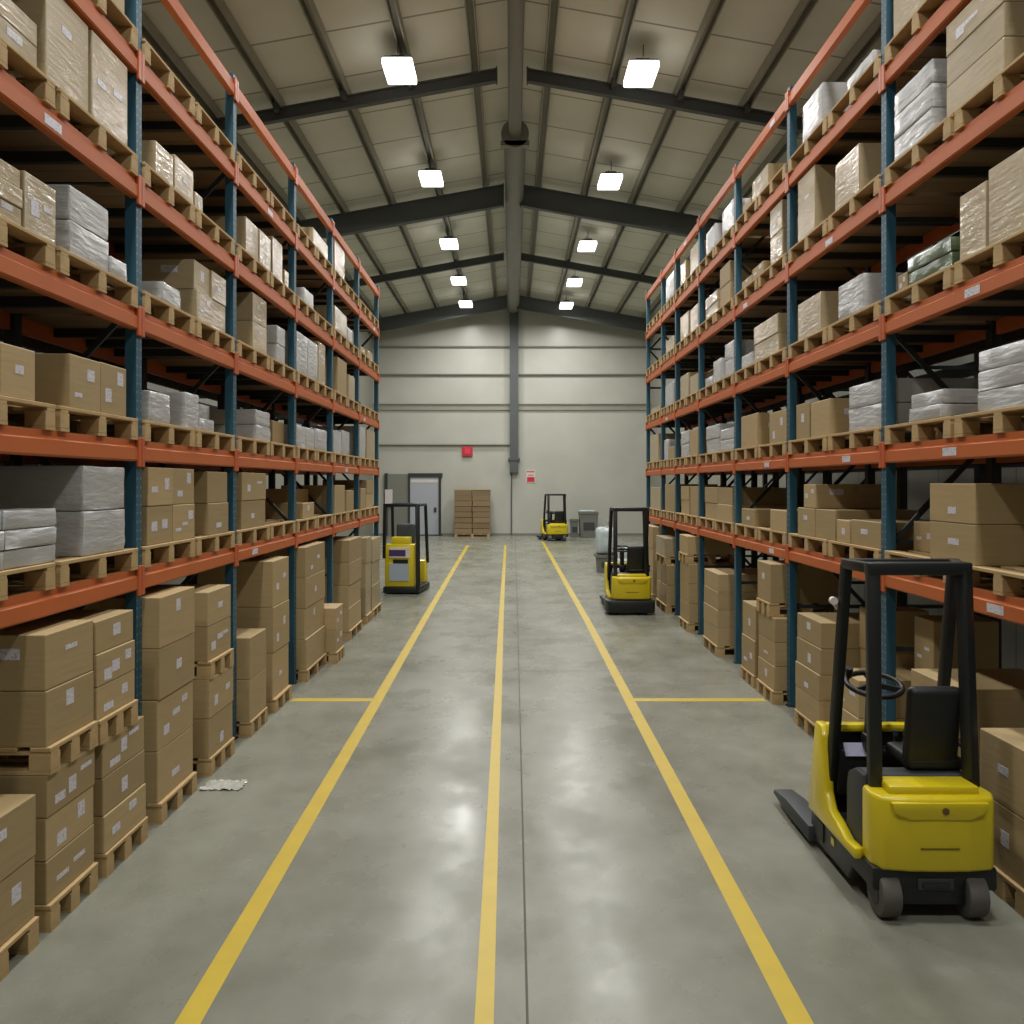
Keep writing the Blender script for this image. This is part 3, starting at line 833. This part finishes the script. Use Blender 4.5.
    # wheels and fork arms
    for s in (-1, 1):
        w = MB(); x = s*.275; w.cyl((x-.065, -.12, .15), (x+.065, -.12, .15), .15, 32, None, .02)
        wo = w.build('rear_wheel', M['rubber'], t, True)
        h = MB(); h.cyl((x-.07, -.12, .15), (x+.07, -.12, .15), .07, 20); h.build('hub', M['hub'], wo, True)
        f = MB(); f.prism([(.95, .05), (.95, .17), (1.55, .17), (1.90, .13), (1.93, .09), (1.5, .05)], 'x', s*.34-.085, s*.34+.085, .015)
        fo = f.build('fork_arm', M['fgrey'], t, True)
        lw = MB(); lw.cyl((s*.34-.05, 1.5, .045), (s*.34+.05, 1.5, .045), .045, 18); lw.build('load_wheel', M['hub'], fo, True)
        lw = MB(); lw.cyl((s*.27-.06, .85, .09), (s*.27+.06, .85, .09), .09, 20); lw.build('front_wheel', M['rubber'], t, True)
    return t
def thing_part(name, parent):
    o = link(name, None, parent); o.empty_display_size = .1; return o
fk = forklift('large yellow forklift with black guard in right foreground', (2.69, 5.95, 0), math.radians(-.5))
f2 = copy_tree(fk); f2.location = (2.53, 19.35, 0); f2.rotation_euler = (0, 0, 0); f2.scale = (1.06, 1.1, 1.0)
bp_ = MB(); bp_.prism([(-.5, -.1), (-.46, -.30), (.46, -.30), (.5, -.1), (.5, .25), (-.5, .25)], 'z', .045, .31, .03); bp_.build('bumper', M['fblack'], f2, True)
f2['label'] = 'yellow forklift beside the right rack, midway down the aisle'
f3 = copy_tree(fk); f3.location = (2.14, 43.6, 0); f3.rotation_euler = (0, 0, math.radians(10)); f3.scale = (1.3, 1.15, 1.0)
f3['label'] = 'smallest yellow forklift, far down the aisle near back wall'

def picker():
    t = thing('order_picker', 'boxy yellow lift truck parked beside the left rack end', 'forklift', (-2.79, 22.6, 0), math.radians(-5))
    b = MB(); b.prism([(-.46, 0), (.46, 0), (.5, 1.3), (.44, 1.5), (-.44, 1.5), (-.5, 1.3)], 'z', .03, .19, .03); b.build('base', M['fblack'], t, True)
    y = MB(); y.box(-.42, .34, .02, .34, .19, 1.26, .03); y.box(-.26, .22, .05, .3, 1.22, 1.44, .03); bo = y.build('body', M['fy'], t, True)
    MB().box(-.30, .20, -.005, .03, .34, .78, .006).build('window_pane', M['bluepane'], bo)
    MB().box(-.30, .22, -.008, .03, .92, 1.18, .006).build('white_panel', M['white'], bo)
    MB().box(-.30, .12, -.014, .0, .96, 1.12, .004).build('purple_panel', M['purple'], bo)
    MB().box(-.2, .18, -.01, .02, .78, .88, .006).build('black_badge', M['vinyl'], bo)
    r = MB(); r.box(-.40, .44, .95, 1.36, .19, .78, .04); r.build('rear_body', M['fy'], t, True)
    s = MB(); s.box(-.24, .24, .55, .68, .8, 1.75, .05, 3); s.box(-.24, .24, .5, .95, .72, .84, .04); s.build('seat', M['fgrey'], t, True)
    fl_ = MB(); fl_.box(-.42, .42, .33, .96, .19, .22); fl_.build('floor_mat', M['fgrey'], t)
    T = 2.24
    for nm, p, q, w in (('front_post', (-.43, .02, .9), (-.42, .06, T), .075), ('front_post', (.43, .02, .15), (.41, .06, T), .10), ('rear_post', (.46, 1.2, .7), (.44, 1.0, T), .075), ('rear_post', (-.46, 1.2, .7), (-.44, 1.0, T), .075)):
        m = MB(); m.bar(p, q, w, w, .012); m.build(nm, M['fblack'], t, True)
    g = MB(); g.bar((-.46, .06, T), (.46, .06, T), .08, .08, .012); g.bar((-.46, 1.0, T), (.46, 1.0, T), .08, .08, .012)
    for s_ in (-1, 1): g.bar((s_*.43, .06, T), (s_*.43, 1.0, T), .07, .07, .012)
    g.build('overhead_guard', M['fblack'], t, True)
    for s_ in (-1, 1):
        w = MB(); w.cyl((s_*.3-.06, .25, .11), (s_*.3+.06, .25, .11), .11, 20); w.build('wheel', M['rubber'], t, True)
        w = MB(); w.cyl((s_*.3-.06, 1.2, .11), (s_*.3+.06, 1.2, .11), .11, 20); w.build('wheel', M['rubber'], t, True)
picker()

# ------------------------------------------------------------------ world, camera
w = bpy.data.worlds.new('world'); S.world = w; w.use_nodes = True
w.node_tree.nodes['Background'].inputs[0].default_value = (.5, .52, .5, 1); w.node_tree.nodes['Background'].inputs[1].default_value = .05
cam = bpy.data.cameras.new('camera'); cam.sensor_width = 36; cam.lens = 36*F/1024; cam.shift_y = (HY-512)/1024
cam.clip_end = 200
co = bpy.data.objects.new('camera', cam); COL.objects.link(co); co.location = (0, 0, CZ); co.rotation_euler = (math.radians(90), 0, 0)
S.camera = co
S.view_settings.view_transform = 'Standard'
S.view_settings.exposure = 0.0
try:
    S.cycles.use_denoising = True
    S.cycles.sample_clamp_indirect = 6
except Exception: pass
